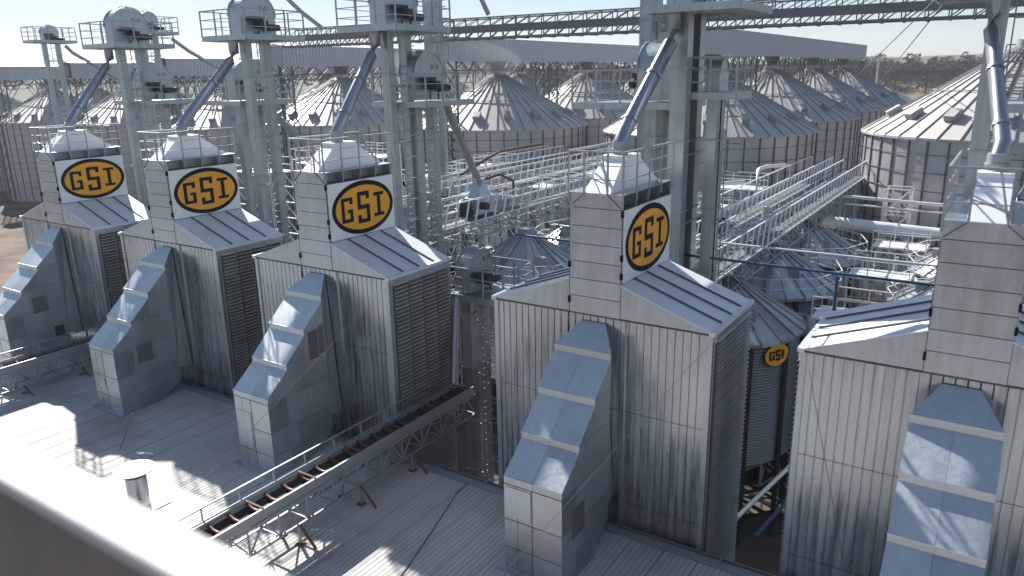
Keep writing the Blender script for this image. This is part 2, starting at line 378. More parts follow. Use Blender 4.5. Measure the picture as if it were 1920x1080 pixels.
    # stepped exhaust duct
    prof = [(-.87,-.92),(-.87,-1.14),(-1.93,-2.06),(-1.93,-2.29),(-2.95,-3.22),(-2.95,-3.44),(-4.0,-4.27),(-4.02,-4.52),(-4.02,-5.75),(-4.02,-6.75),(-4.02,DZ+.03),(-2.0,DZ+.03),(-.86,-6.85)]
    xd = 1.03; f = MB()
    for i in range(len(prof)):
        (ya,za),(yb_,zb) = prof[i], prof[(i+1)%len(prof)]
        for x0, x1 in ((-xd,-.02),(-.014,xd)) if i not in (10,11,12) else ((-xd,xd),):
            f.add([(x0,ya,za),(x1,ya,za),(x1,yb_,zb),(x0,yb_,zb)], [(0,1,2,3)] )
    lev = [-.92,-2.06,-3.22,-4.5,-5.75,-6.75,DZ+.03]
    def clip(z0, z1, y0, y1):
        out = prof[:]
        for ax, val, sg_ in ((1,z1,1),(1,z0,-1),(0,y0,-1),(0,y1,1)):
            res = []
            for i in range(len(out)):
                p, q2 = out[i], out[(i+1)%len(out)]
                ip, iq = (p[ax]-val)*sg_ <= 1e-9, (q2[ax]-val)*sg_ <= 1e-9
                if ip: res.append(p)
                if ip != iq:
                    k_ = (val-p[ax])/(q2[ax]-p[ax]); res.append((p[0]+(q2[0]-p[0])*k_, p[1]+(q2[1]-p[1])*k_))
            out = res
            if len(out) < 3: return []
        return out
    prev = 0
    for i, z1 in enumerate([0]+lev[1:-1]):
        z0 = (lev[1:])[i]
        cuts = [-4.1,-3.1,-2.0,-.8] if i % 2 else [-4.1,-2.6,-.8]
        for y0, y1 in zip(cuts, cuts[1:]):
            pl = clip(z0+.005, z1-.005, y0+.005, y1-.005)
            if len(pl) >= 3:
                for sx in (-1,1): f.add([(sx*xd,*p) for p in (pl if sx < 0 else pl[::-1])], [tuple(range(len(pl)))])
    for z in (-4.52,-5.75,-6.75): f.box((-xd-.008,-4.03,z-.012),(xd+.008,-4.015,z+.012),1)
    f.box((-.025,-4.028,DZ),(.005,-4.016,-4.5),1); f.box((-.56,-4.026,DZ),(-.545,-4.016,-4.5),1) 
    # neck onto the wall and lip strips
    f.hexa([(-xd,-.868,-6.2),(xd,-.868,-6.2),(.8,-.02,-6.4),(-.8,-.02,-6.4)], [(-xd,-.868,-.93),(xd,-.868,-.93),(.42,-.02,-.26),(-.46,-.02,-.26)])
    for (ya,za),(yb_,zb) in ((prof[0],prof[1]),(prof[2],prof[3]),(prof[4],prof[5]),((-4.02,-4.27),(-4.02,-4.5))):
        f.box((-xd-.012,ya-.02,za-.03),(xd+.012,ya-.003,za+.006),2)
    du = P('exhaust_duct', f, [M['duct'], M['seam'], M['panel']])
    fl = MB(); fl.box((-xd-.22,-4.28,DZ+.006),(xd+.22,-4.03,DZ+.04)); fl.box((xd+.004,-4.03,DZ+.006),(xd+.16,-2.1,DZ+.035)); fl.box((-xd-.16,-4.03,DZ+.006),(-xd-.004,-2.1,DZ+.035))
    P('duct_flashing', fl, M['panel'])
    return t
def patches(root, spots):
    for kind, a, b, m in spots:
        p = MB()
        if kind == 'side': p.box((1.033,a[0],a[1]),(1.045,b[0],b[1]))
        elif kind == 'front': p.box((a[0],-4.042,a[1]),(b[0],-4.03,b[1]))
        elif kind == 'wall': p.box((a[0],.0,a[1]),(b[0],.018,b[1]))
        elif kind == 'tower': p.box((a[0],-.034,a[1]),(b[0],-.021,b[1]))
        o = p.build('repair_patch' if m != 'dark' else 'inspection_hatch', M[m], root); o.location = (0,0,-GZ)
XO = [-34.34,-23.82,-13.06,0,10.53]
DL = ['farthest left grain dryer with oval sign, its stepped duct cut by the picture edge',
      'grain dryer with oval sign, second from the left, behind the pale round-capped roof vent',
      'middle grain dryer with the red-rollered belt conveyor running up to its louvred side',
      'large grain dryer right of the conveyor gap, its oval sign seen at a steep angle',
      'grain dryer cut off by the right picture edge, no sign visible, sunlit sloping roof']
dry = make_dryer(DL[0]); dry.location = (XO[0],0,GZ)
DR = [dry]+[dup(dry, (x,0,GZ), lb) for x, lb in zip(XO[1:], DL[1:])]
patches(DR[0], [('side',(-2.5,-4.6),(-1.7,-3.7),'bin_wall'),('side',(-1.6,-6.2),(-1.1,-5.6),'dark')])
patches(DR[1], [('side',(-2.9,-5.3),(-2.1,-4.4),'bin_wall'),('side',(-1.5,-3.6),(-1.0,-2.6),'panel'),('front',(-.6,-6.4),(-.1,-5.9),'panel')])
patches(DR[2], [('side',(-1.75,-3.4),(-1.25,-2.2),'seam'),('side',(-1.2,-3.3),(-.92,-2.1),'bin_wall'),('front',(-.9,-6.6),(-.1,-5.1),'panel'),])
patches(DR[3], [('side',(-3.4,-6.2),(-2.6,-5.2),'bin_wall'),('front',(-.95,-5.6),(-.05,-4.6),'panel'),])
patches(DR[4], [('front',(.1,-6.3),(.9,-5.2),'panel')])

# ------------------------------------------------------------------ bucket elevators
def cage(mb, x, y, z0, z1, side):        # ladder with safety hoops on the +x side of a leg
    w = .22
    for s in (-1,1): mb.bar((x,y+s*w,z0),(x,y+s*w,z1),.035)
    z = z0
    while z < z1: mb.bar((x,y-w,z),(x,y+w,z),.025); z += .33
    z = z0+1
    while z < z1:
        pts = [(x+side*.62*math.sin(a), y-.34*math.cos(a), z) for a in (math.pi*i/6 for i in range(7))]
        for p, q in zip(pts, pts[1:]): mb.bar(p, q, .03)
        z += 1.0
def elevator(name_loc, zp, label, R=1.12, thick=.92, legw=.46, sep=1.25, px=(-1.75,1.75), py=(-1.9,1.9), zb=None, motor=1, ladder=True, group='bucket elevators', tall=1.05, marks=True, motor_side=1):
    X, Y = name_loc; zb = GZ if zb is None else zb
    t = thing('bucket_elevator', label, 'bucket elevator', (X,Y,zb), 0, group)
    def P(nm, mb, mats):
        o = mb.build(nm, mats, t); o.location = (0,0,-zb); return o
    for s in (-1,1):
        l = MB(); z = zb; 
        while z < zp-.1:
            z1 = min(z+2.6, zp-.1)
            l.box((-legw/2,s*sep/2-legw*.45,z),(legw/2,s*sep/2+legw*.45,z1-.07)); l.box((-legw/2-.05,s*sep/2-legw*.45-.05,z1-.07),(legw/2+.05,s*sep/2+legw*.45+.05,z1), 1); z = z1
        P('leg', l, [M['elev'], M['frame']])
    b = MB(); z = zb+2
    while z < zp-1:
        b.bar((0,-sep/2+.26,z),(0,sep/2-.26,z),.06); b.bar((legw/2+.02,-sep/2-.3,z+.05),(legw/2+.02,sep/2+.3,z+.05),.05); z += 2.6
    if not ladder: b.box((-.08,-sep/2+.2,zb),(.08,sep/2-.2,zp-.15), 1)
    if ladder: cage(b, legw/2+.18, 0, zb+1, zp, 1)
    P('ladder', b, [M['frame'], M['dark']])
    # head
    zc = zp+tall; prof = [(-R,zp+.12)]+[(R*math.cos(a), zc+R*math.sin(a)) for a in (math.pi*(1-i/22) for i in range(23))]+[(R,zp+.12)]
    h = MB(); h.prism(prof, lambda u,v: (thick/2,u,v), lambda u,v: (-thick/2,u,v))
    rim = [(R*1.03*math.cos(a), zc+R*1.03*math.sin(a)) for a in (math.pi*i/22 for i in range(23))]
    for p, q in zip(rim, rim[1:]): 
        for sx in (-1,1): h.bar((sx*thick/2,*p),(sx*thick/2,*q),.07,.05)
    h.box((thick/2+.002,-R,zc-.05),(thick/2+.03,R,zc+.02)); h.box((-.2,-.15,zc+R-.03),(.2,.15,zc+R+.1))
    if marks:
        x = thick/2
        for yy in (.12,.5):
            for a, bb in (((yy,zc+.32),(yy+.03,zc+.52)),((yy+.13,zc+.32),(yy+.16,zc+.52)),((yy+.03,zc+.32),(yy+.13,zc+.35)),((yy+.03,zc+.49),(yy+.13,zc+.52))): h.box((x+.001,*a),(x+.012,*bb),1)
        h.box((x+.001,.36,zc+.39),(x+.012,.42,zc+.44),1)
    P('head', h, [M['head'], M['seam']])
    if motor:
        m = MB(); x = thick/2*motor_side; s = motor_side
        def bx(a, b2):
            xa, xb = sorted((x+s*a[0], x+s*b2[0])); m.box((xa,a[1],a[2]),(xb,b2[1],b2[2]))
        bx((.04,-.35,zc-.6),(.42,.3,zc-.22)); bx((.1,-.75,zc-.24),(.36,.05,zc-.04))
        m.tube([(x+s*.3,.29,zc-.55),(x+s*.3,1.05,zc-.55)],.17,12); m.tube([(x+s*.5,-.2,zc-.45),(x+s*.65,-.2,zc-.45)],.2,12)
        bx((.1,-.2,zp+.12),(.16,-.14,zc-.7)); bx((.36,.1,zp+.12),(.42,.16,zc-.7))
        P('motor', m, M['dark'])
    pf = MB(); pf.box((px[0],py[0],zp-.04),(px[1],py[1],zp+.03))
    for a, b2 in (((px[0],py[0]),(px[1],py[0])),((px[0],py[1]),(px[1],py[1])),((px[0],py[0]),(px[0],py[1])),((px[1],py[0]),(px[1],py[1]))):
        pf.bar((*a,zp-.05),(*b2,zp-.05),.08,.26)
    for yy in (py[0]*.5,py[1]*.5): pf.bar((px[0]+.05,yy,zp-.12),(px[1]-.05,yy,zp-.12),.08,.16)
    P('platform', pf, M['elev'])
    r = MB(); nx, ny = max(2, round((px[1]-px[0])/1.2)), max(2, round((py[1]-py[0])/1.3))
    pts = [(px[0]+(px[1]-px[0])*i/nx, y) for i in range(nx+1) for y in py]+[(x, py[0]+(py[1]-py[0])*i/ny) for i in range(1,ny) for x in px]
    for x, y in pts: r.bar((x,y,zp),(x,y,zp+1.3),.06)
    for zz, ww in ((1.3,.06),(.87,.035),(.45,.035)):
        for a, b2 in (((px[0],py[0]),(px[1],py[0])),((px[0],py[1]),(px[1],py[1])),((px[0],py[0]),(px[0],py[1])),((px[1],py[0]),(px[1],py[1]))):
            r.bar((*a,zp+zz),(*b2,zp+zz),ww)
    P('railing', r, M['frame']); return t
def spout(pts, r, label, m='spout', group='grain spouts'):
    s = MB(); s.tube(pts, r, 14)
    for p, q in zip(pts, pts[1:]):
        p, q = Vector(p), Vector(q); L = (q-p).length
        k = 1.6
        while k < L-.4:
            c = p+(q-p)*(k/L); dd = (q-p).normalized()*.04; s.tube([c-dd,c+dd], r*1.16, 14); k += 2.1
    return tag(s.build('grain_spout', M[m]), label, 'spout', group)
big = [(-35.4,6.6),(-23.7,6.6),(-13.8,6.6),(.36,6.6),(9.92,6.6)]
nm = ['farthest left dryer','second dryer from the left','middle dryer','large dryer right of the conveyor gap','dryer cut by the right edge']
bl = ['tall bucket elevator, its round head whole against the sky, behind the farthest left dryer',
      'tall bucket elevator with dark motor, head touching the top edge, behind the second dryer',
      'tall bucket elevator with wide railed platform under the top edge, behind the middle dryer',
      'thick pale elevator leg with dark slot directly beside the steeply seen oval sign',
      'tall bucket elevator leg beside the thick bright spout at the right edge']
for i, (x, y) in enumerate(big):
    elevator((x,y), 9.78, bl[i], legw=.46 if i != 3 else .6, motor_side=1, px=(-1.75,1.75) if i != 3 else (-1.0,2.4), ladder=i != 3)
    cx = XO[i]
    spout([(x-.1,y-1.3,9.66),(x-.1,y-1.3,9.05),(x-.08,y-1.6,8.6),(cx+.03,1.9,5.75),(cx,1.7,5.4)], .25 if i < 4 else .2, 'steel spout sloping down to the inlet of the '+nm[i])
mid = [(-35.75,8),(-26.6,8),(-13.5,8),(-1.32,8),(11.6,8)]
ml = ['lower bucket elevator with dark motor close behind the leftmost tall elevator with whole head',
      'lower bucket elevator with sunlit hood half hidden left of the second tall elevator leg',
      'lower bucket elevator with big round face and dark motor right of the middle tall elevator',
      'lower bucket elevator with sunlit hood, behind the spout of the large right dryer',
      'lower bucket elevator partly cut by the right picture edge']
for i, (x, y) in enumerate(mid):
    elevator((x,y), 6.45, ml[i], R=1.1, thick=.95, tall=1.2, sep=1.15, py=(-1.7,2.0), px=(-1.7,1.6) if i != 3 else (-3.0,1.2), motor_side=-1 if i == 3 else 1)
spout([(-13.0,9.2,6.4),(-13.2,9.6,5.9),(-14.9,14.4,1.6)], .2, 'dark spout running from the lower elevator down to the conveyor left of the large dryer', 'frame')
spout([(-35.1,8.9,6.3),(-36.0,10,4.9)], .2, 'short dark spout below the leftmost lower elevator', 'frame')
spout([(-26.0,8.9,6.0),(-24.0,10.4,3.3)], .2, 'dark spout sloping between the second tall elevator and the middle dryer', 'frame')
spout([(-.9,9.0,6.0),(-1.0,10.5,4.4),(-1.6,16,1.0)], .2, 'dark spout right of the slotted elevator leg, feeding the right conveyor', 'frame')
elevator((1.3,7.2), 6.82, 'small pale bucket elevator standing in front of a silo roof right of the slotted leg', R=.48, thick=.5, legw=.4, sep=.55, px=(-.95,1.0), py=(-.9,.9), tall=.75, motor=0, marks=False)
elevator((-8.75,5.3), -1.72, 'bucket elevator with white round face low between the middle and large dryers', R=.88, thick=.75, sep=1.0, legw=.5, px=(-.8,2.3), py=(-1.15,1.3), tall=1.05)
spout([(-8.95,4.2,-1.8),(-8.9,4.0,-2.4),(-8.3,2.9,-5.3)], .2, 'grey spout dropping from the low elevator onto the belt conveyor')
elevator((-71.3,20), 11.7, 'slim twin-leg bucket elevator alone against the sky at the far left', R=.72, thick=.8, sep=1.3, legw=.4, px=(-1.2,1.2), py=(-2.0,2.0), tall=.75, marks=False)
spout([(-70.9,21.2,11.3),(-70.8,21.8,10.6),(-70.2,26.5,7.5)], .16, 'thin spout from the slim far left elevator to the gallery', 'frame')
elevator((-54.4,20), 11.8, 'smaller bucket elevator peeping out right behind the leftmost tall elevator', R=.8, thick=.8, sep=1.2, legw=.4, px=(-1.2,1.2), py=(-1.6,2.2), tall=.9, marks=False)
spout([(-54.0,22,11.3),(-54,23.5,10.3),(-53.6,27,8.3)], .16, 'thin spout from the smaller elevator behind the leftmost tall one', 'frame')
elevator((-22.3,20), 15.5, 'very tall twin-leg elevator running out of the top edge right of the middle dryer', R=.9, sep=1.1, legw=.45, motor=0, marks=False)
elevator((-6.9,20), 15.5, 'very tall caged elevator running out of the top edge beside the slotted leg', R=.9, sep=.9, legw=.7, motor=0, marks=False)
spout([(-21.2,21,15.3),(-20.6,22,14),(-20.2,23.4,11.6)], .16, 'thin spout from the top edge down onto the overhead conveyor', 'frame')
spout([(-38.5,20,15.2),(-36.5,21.6,12.6),(-35.4,22.6,11.4)], .16, 'thin spout sloping onto the left end of the overhead conveyor', 'frame')

# ------------------------------------------------------------------ silos and galleries
K = 26.0; CX, CY = 10.8, -21.24
SR = 10.2
def make_silo(R, zg, ze, label, nr=44, group='grain silos', rise=.577, hatch=True, wallm='silo_wall'):
    t = thing('grain_silo', label, 'silo', (0,0,zg), 0, group); H = ze-zg; ZA = H+R*rise
    pt = lambda r, a, z: (r*math.cos(a), r*math.sin(a), z)
    w = MB(); nz = max(3, round(H/1.15)); A = [2*math.pi*i/88 for i in range(88)]
    for k in range(nz):
        z0, z1 = H*k/nz, H*(k+1)/nz-.02
        w.add([pt(R-.006*(k%2),a,z0) for a in A]+[pt(R-.006*(k%2),a,z1) for a in A], [(i,(i+1)%88,88+(i+1)%88,88+i) for i in range(88)], 0, True)
    w.build('wall', M[wallm], t)
    s = MB()
    for i in range(nr):
        a = 2*math.pi*(i+.5)/nr; c, sn = math.cos(a), math.sin(a)
        s.bar(pt(R+.04,a,0), pt(R+.04,a,H-.1), .10, .09, 0, (c,sn,0))
    for k in range(1, nz):
        if True:
            z = H*k/nz
            for i in range(nr*1):
                a, b = 2*math.pi*(i+.5)/nr, 2*math.pi*(i+1.5)/nr; s.bar(pt(R+.10,a,z), pt(R+.10,b,z), .045)
    s.build('stiffener_frame', M['stiff'], t)
    r = MB(); RE = R+.28
    A = [2*math.pi*i/nr for i in range(nr)]; ze_ = H-.1
    for i in range(nr):
        a, b = A[i]+.004, A[(i+1)%nr]-.004 if i < nr-1 else 2*math.pi-.004
        r.add([pt(RE,a,ze_),pt(RE,b,ze_),pt(.75,b,ZA-.35),pt(.75,a,ZA-.35)], [(0,1,2,3)])
        p, q = Vector(pt(RE,A[i],ze_+.05)), Vector(pt(.75,A[i],ZA-.3)); r.bar(p, q, .05, .08, 1)
        r.add([pt(RE,a,ze_),pt(RE,b,ze_),pt(RE,b,ze_-.16),pt(RE,a,ze_-.16)], [(3,2,1,0)])
    for i in range(nr):
        k_ = .55; zr = ze_+(ZA-.35-ze_)*(1-k_)*RE/(RE-.75)
        r.bar(pt(RE*k_,A[i],zr+.12), pt(RE*k_,A[(i+1)%nr],zr+.12), .07, .07, 1)
    r.build('roof', [M['silo_roof'], M['vane']], t)
    c = MB(); c.tube([(0,0,ZA-.42),(0,0,ZA+.12)], .85, 20); c.tube([(0,0,ZA+.12),(0,0,ZA+.5)], [.5,.35], 16); c.build('peak_cap', M['frame'], t)
    if hatch:
        for q in range(9):
            a = R_(200+q*22); k_ = .80; zr = ze_+(ZA-.35-ze_)*(1-k_)*RE/(RE-.75); rr = RE*k_
            e_r = Vector((math.cos(a),math.sin(a),0)); e_t = Vector((-math.sin(a),math.cos(a),0)); sl = (e_r*RE*.2*-1+Vector((0,0,RE*.2*rise))).normalized(); nn = e_t.cross(sl)*-1
            if nn.z < 0: nn = -nn
            c0 = Vector(pt(rr,a,zr))+nn*.02; h = MB()
            bot = [c0-e_t*.38-sl*.5, c0+e_t*.38-sl*.5, c0+e_t*.38+sl*.5, c0-e_t*.38+sl*.5]; h.hexa(bot, [v+nn*.42 for v in bot]); h.build('roof_vent', M['vane'], t)
        l = MB(); a = R_(262); e_t = Vector((-math.sin(a),math.cos(a),0))
        for s_ in (-1,1): l.bar(Vector(pt(RE,a,ze_+.18))+e_t*.3*s_, Vector(pt(1,a,ZA-.2))+e_t*.3*s_, .06)
        for i in range(26):
            u = i/26; p = Vector(pt(RE+(1-RE)*u,a,ze_+.18+(ZA-.38-ze_)*u)); l.bar(p-e_t*.3, p+e_t*.3, .04)
        l.build('roof_ladder', M['stiff'], t)
    return t
hi = make_silo(SR, GZ, 2.15, 'x'); lo = make_silo(SR, GZ, 1.15, 'x')
hi_used = lo_used = False
rowname = {0:'right-hand', 1:'right gallery', 2:'middle gallery', 3:'left-centre gallery', 4:'brown-ended left gallery', 5:'second left gallery', 6:'far left gallery', 7:'outermost left gallery'}
ordn = ['front', 'second', 'third', 'fourth']
hi.scale.z = 1.06
cnt = {1:4, 2:3, 3:3, 4:3, 5:3, 6:2, 7:2}
def place(j, x, y, lb):
    global hi_used, lo_used
    if j <= 3:
        if not hi_used: hi.location = (x,y,GZ); hi['label'] = lb; hi_used = True
        else: dup(hi, (x,y,GZ), lb).scale.z = 1
    else:
        if not lo_used: lo.location = (x,y,GZ); lo['label'] = lb; lo_used = True
        else: dup(lo, (x,y,GZ), lb)
place(0, CX-.0*K, CY+2.62*K, 'wide grain silo with sunlit ribbed roof partly hidden by the elevator leg at right')
for j in cnt:
    for i in range(cnt[j]):
        place(j, CX-(.975*j+.02)*K, CY+(2.9+.846*i)*K, f'steel grain silo with ribbed cone roof, {ordn[i]} in the row under the {rowname[j]}')
def gallery(j, ys, ye, z0, z1, label, endcap):
    x = CX-(.975*j+.02)*K; y0 = CY+ys*K; y1 = CY+ye*K; L = y1-y0
    t = thing('conveyor_gallery', label, 'gallery', (x,y0,GZ), 0, 'enclosed galleries over the silos')
    hw = 1.1; zz0, zz1 = z0-GZ, z1-GZ
    b = MB()
    for sx in (-1,1): b.sheet((sx*(hw+.05),0,zz0),(0,L,0),(0,0,zz1-zz0),(sx,0,0),.55,.05)
    b.box((-hw,-.02,zz0),(hw,0,zz1)); b.box((-hw,L,zz0),(hw,L+.02,zz1)); b.box((-hw-.1,0,zz0-.14),(hw+.1,L,zz0-.002))
    b.build('cladding', M['gallery'], t)
    r = MB(); r.prism([(-hw-.15,zz1),(hw+.15,zz1),(hw+.15,zz1+.06),(0,zz1+.3),(-hw-.15,zz1+.06)], lambda u,v: (u,-.15,v), lambda u,v: (u,L+.15,v)); r.build('roof', M['roof'], t)
    if endcap:
        e = MB()
        for sx in (-1,1): e.box((sx*(hw-.1)-.14,-.3,zz0-.2),(sx*(hw-.1)+.14,-.04,zz1+.1))
        e.box((-hw+.05,-.28,zz1-.2),(hw-.05,-.05,zz1-.02)); e.box((-hw+.05,-.28,zz0),(hw-.05,-.05,zz0+.15)); e.build('end_frame', M['rust'], t)
    s = MB(); step = .846*K; ns = int(L/step)+1
    for q in range(ns+1):
        yy = CY+(2.9-.423+.846*q)*K-y0
        if yy > L: break
        yy = max(yy, .4)
        P4 = [(sx*1.0, yy+sy*1.0) for sx in (-1,1) for sy in (-1,1)]
        for px_, py_ in P4: s.bar((px_,py_,0),(px_,py_,zz0-.1),.16)
        z = 1.0
        while z < zz0-2:
            for sx in (-1,1): s.bar((sx,yy-1,z),(sx,yy+1,z+2),.08); s.bar((sx,yy+1,z),(sx,yy-1,z+2),.08); s.bar((-1,yy+sx,z),(1,yy+sx,z+2),.08); s.bar((sx,yy-1,z+2),(sx,yy+1,z+2),.08)
            z += 2
        for sy in (-1,1):
            for sx in (-1,1): s.bar((sx,yy+sy,zz0-4.5),(sx,yy+sy*4.0,zz0-.15),.1)
    n = int(L/2.4)
    for q in range(n):
        ya, yb = L*q/n, L*(q+1)/n
        for sx in (-1,1): s.bar((sx,ya,zz0-.2),(sx,(ya+yb)/2,zz0-1.1),.08); s.bar((sx,(ya+yb)/2,zz0-1.1),(sx,yb,zz0-.2),.08); s.bar((sx,ya,zz0-1.1),(sx,yb,zz0-1.1),.09)
    s.build('support_frame', M['gallery_leg'], t)
    for i in range(4):
        c = MB(); yy = CY+(2.9+.846*i)*K-y0
        if yy < L: c.hexa([(-.3,yy-.3,zz0-1.6),(.3,yy-.3,zz0-1.6),(.3,yy+.3,zz0-1.6),(-.3,yy+.3,zz0-1.6)], [(-.7,yy-.9,zz0-.16),(.7,yy-.9,zz0-.16),(.7,yy+.9,zz0-.16),(-.7,yy+.9,zz0-.16)]); c.build('discharge_chute', M['truss'], t)
gl = {1:'long grey gallery ending in mid-air at the right, over the right row of silos', 2:'long grey clad gallery over the middle row of silos, behind the slotted leg',
      3:'grey clad gallery on thin posts left of centre, behind the middle dryer spout', 4:'low grey gallery with brown end frame behind the leftmost lower elevator',
      5:'low grey gallery with brown end frame behind the leftmost tall elevator legs', 6:'low grey gallery reaching the left picture edge', 7:'outermost low grey gallery, mostly outside the left edge'}
for j in range(1,8):
    if j <= 3: gallery(j, 2.49, 6.0, 7.654+.062*K, 7.654+.148*K, gl[j], False)
    else: gallery(j, 2.53, 5.4, 7.654+.036*K, 7.654+.117*K, gl[j], True)

# small hopper bins on legs in the gaps behind the dryers
def make_bin(label):
    R, H = 3.5, 5.8; z0 = 3.9
    t = thing('hopper_bin', label, 'hopper bin', (0,0,GZ), 0, 'small hopper bins behind the dryers'); pt = lambda r, a, z: (r*math.cos(a), r*math.sin(a), z)
    w = MB(); nz = 44
    for k in range(nz):
        za, zb, zc_ = z0+H*k/nz, z0+H*(k+.5)/nz, z0+H*(k+1)/nz; A = [2*math.pi*i/40 for i in range(40)]
        w.add([pt(R,a,za) for a in A]+[pt(R+.05,a,zb) for a in A]+[pt(R,a,zc_) for a in A], [(q*40+i,q*40+(i+1)%40,(q+1)*40+(i+1)%40,(q+1)*40+i) for q in (0,1) for i in range(40)])
    w.build('wall', M['bin_wall'], t)
    s = MB()
    for i in range(12):
        a = 2*math.pi*(i+.3)/12; s.bar(pt(R+.1,a,0), pt(R+.1,a,z0+H), .2, .14, 0, (math.cos(a),math.sin(a),0))
    for z in (1.3,2.6):
        for i in range(12): s.bar(pt(R+.05,2*math.pi*(i+.3)/12,z), pt(R+.05,2*math.pi*(i+1.3)/12,z), .1)
    s.build('leg_frame', M['dark'], t)
    r = MB(); RE = R+.25; zr = z0+H-.05; ZA = zr+2.1
    for i in range(24):
        a, b = 2*math.pi*i/24+.006, 2*math.pi*(i+1)/24-.006
        r.add([pt(RE,a,zr),pt(RE,b,zr),pt(.4,b,ZA),pt(.4,a,ZA)], [(0,1,2,3)]); r.bar(pt(RE,a,zr+.03), pt(.4,a,ZA+.03), .06, .08, 0)
        r.add([pt(RE,a,zr),pt(RE,b,zr),pt(RE,b,zr-.14),pt(RE,a,zr-.14)], [(3,2,1,0)])
    r.build('roof', M['bin_roof'], t)
    h = MB(); A = [2*math.pi*i/40 for i in range(40)]; h.add([pt(R-.02,a,z0) for a in A]+[pt(.35,a,1.2) for a in A], [(40+i,40+(i+1)%40,(i+1)%40,i) for i in range(40)], 0, True); h.build('hopper', M['silo_wall'], t)
    c = MB(); c.tube([(0,0,ZA-.1),(0,0,ZA+.35)], .5, 16); c.build('peak_cap', M['frame'], t)
    for k in range(3): c = MB(); a = R_(200+k*60); c.hexa([Vector(pt(2.4,a,zr+.75))+Vector((dx,dy,0)) for dx,dy in ((-.25,-.25),(.25,-.25),(.25,.25),(-.25,.25))], [Vector(pt(2.4,a,zr+1.2))+Vector((dx,dy,0)) for dx,dy in ((-.25,-.25),(.25,-.25),(.25,.25),(-.25,.25))]); c.build('roof_hatch', M['frame'], t)
    l = MB()
    for q in range(10):
        a = 2*math.pi*q/10; l.bar(pt(R+.3,a,zr), pt(R+.3,a,zr+1.0), .045); b = 2*math.pi*(q+1)/10
        for zz in (.5,1.0): l.bar(pt(R+.3,a,zr+zz), pt(R+.3,b,zr+zz), .035)
    l.build('railing', M['bright'], t); return t
bn = make_bin('front hopper bin with a small oval sign, between the two right dryers'); bn.location = (.5,11.7,GZ)
for ch in list(bn.children):
    if ch.name.startswith('railing'): bpy.data.objects.remove(ch)
# its small sign
sg = MB(); a0 = R_(-31); 
def cyl(r, u, v): a = a0+u/3.5; return (r*math.cos(a), r*math.sin(a), 9.05+v)
E0 = [(.62*math.cos(q), .48*math.sin(q)) for q in (2*math.pi*i/32 for i in range(32))]
sg.add([cyl(3.68,*p) for p in E0], [tuple(range(32))])
so = sg.build('sign', M['orange'], bn)
lt = MB()
for g_, u0, ww, v0, hh in (([(0,0),(1,0),(1,.55),(.5,.55),(.5,.4),(.7,.4),(.7,.2),(.3,.2),(.3,.8),(1,.8),(1,1),(0,1)],-.42,.26,-.2,.4),([(0,0),(1,0),(1,.58),(.3,.58),(.3,.8),(1,.8),(1,1),(0,1),(0,.42),(.7,.42),(.7,.2),(0,.2)],-.1,.24,-.24,.48),([(0,0),(1,0),(1,1),(0,1)],.24,.1,-.2,.4)):
    lt.add([cyl(3.69,u0+u*ww,v0+v*hh) for u,v in g_], [tuple(range(len(g_)))])
lt.build('lettering', M['black'], so)
bn2 = make_bin('second hopper bin in the gap right of the large dryer, under the right conveyor'); bn2.location = (.5,19.4,GZ)
for (x, y), lb in (((.5,27.1),'third hopper bin in the gap right of the large dryer, nearest the silos'),
                   ((-12.2,15.2),'hopper bin with sunlit cone roof left of the large dryer'),
                   ((-12.2,23.2),'rear hopper bin with sunlit cone roof left of the large dryer'),
                   ((10.3,19.0),'hopper bin with sunlit cone roof behind the right edge dryer'),
                   ((10.3,27.0),'rear hopper bin behind the right edge dryer'),
                   ((-23.5,17.5),'hopper bin half hidden behind the middle dryer'),
                   ((-23.5,25.5),'rear hopper bin hidden behind the middle dryer elevators')): dup(bn2, (x,y,GZ), lb)

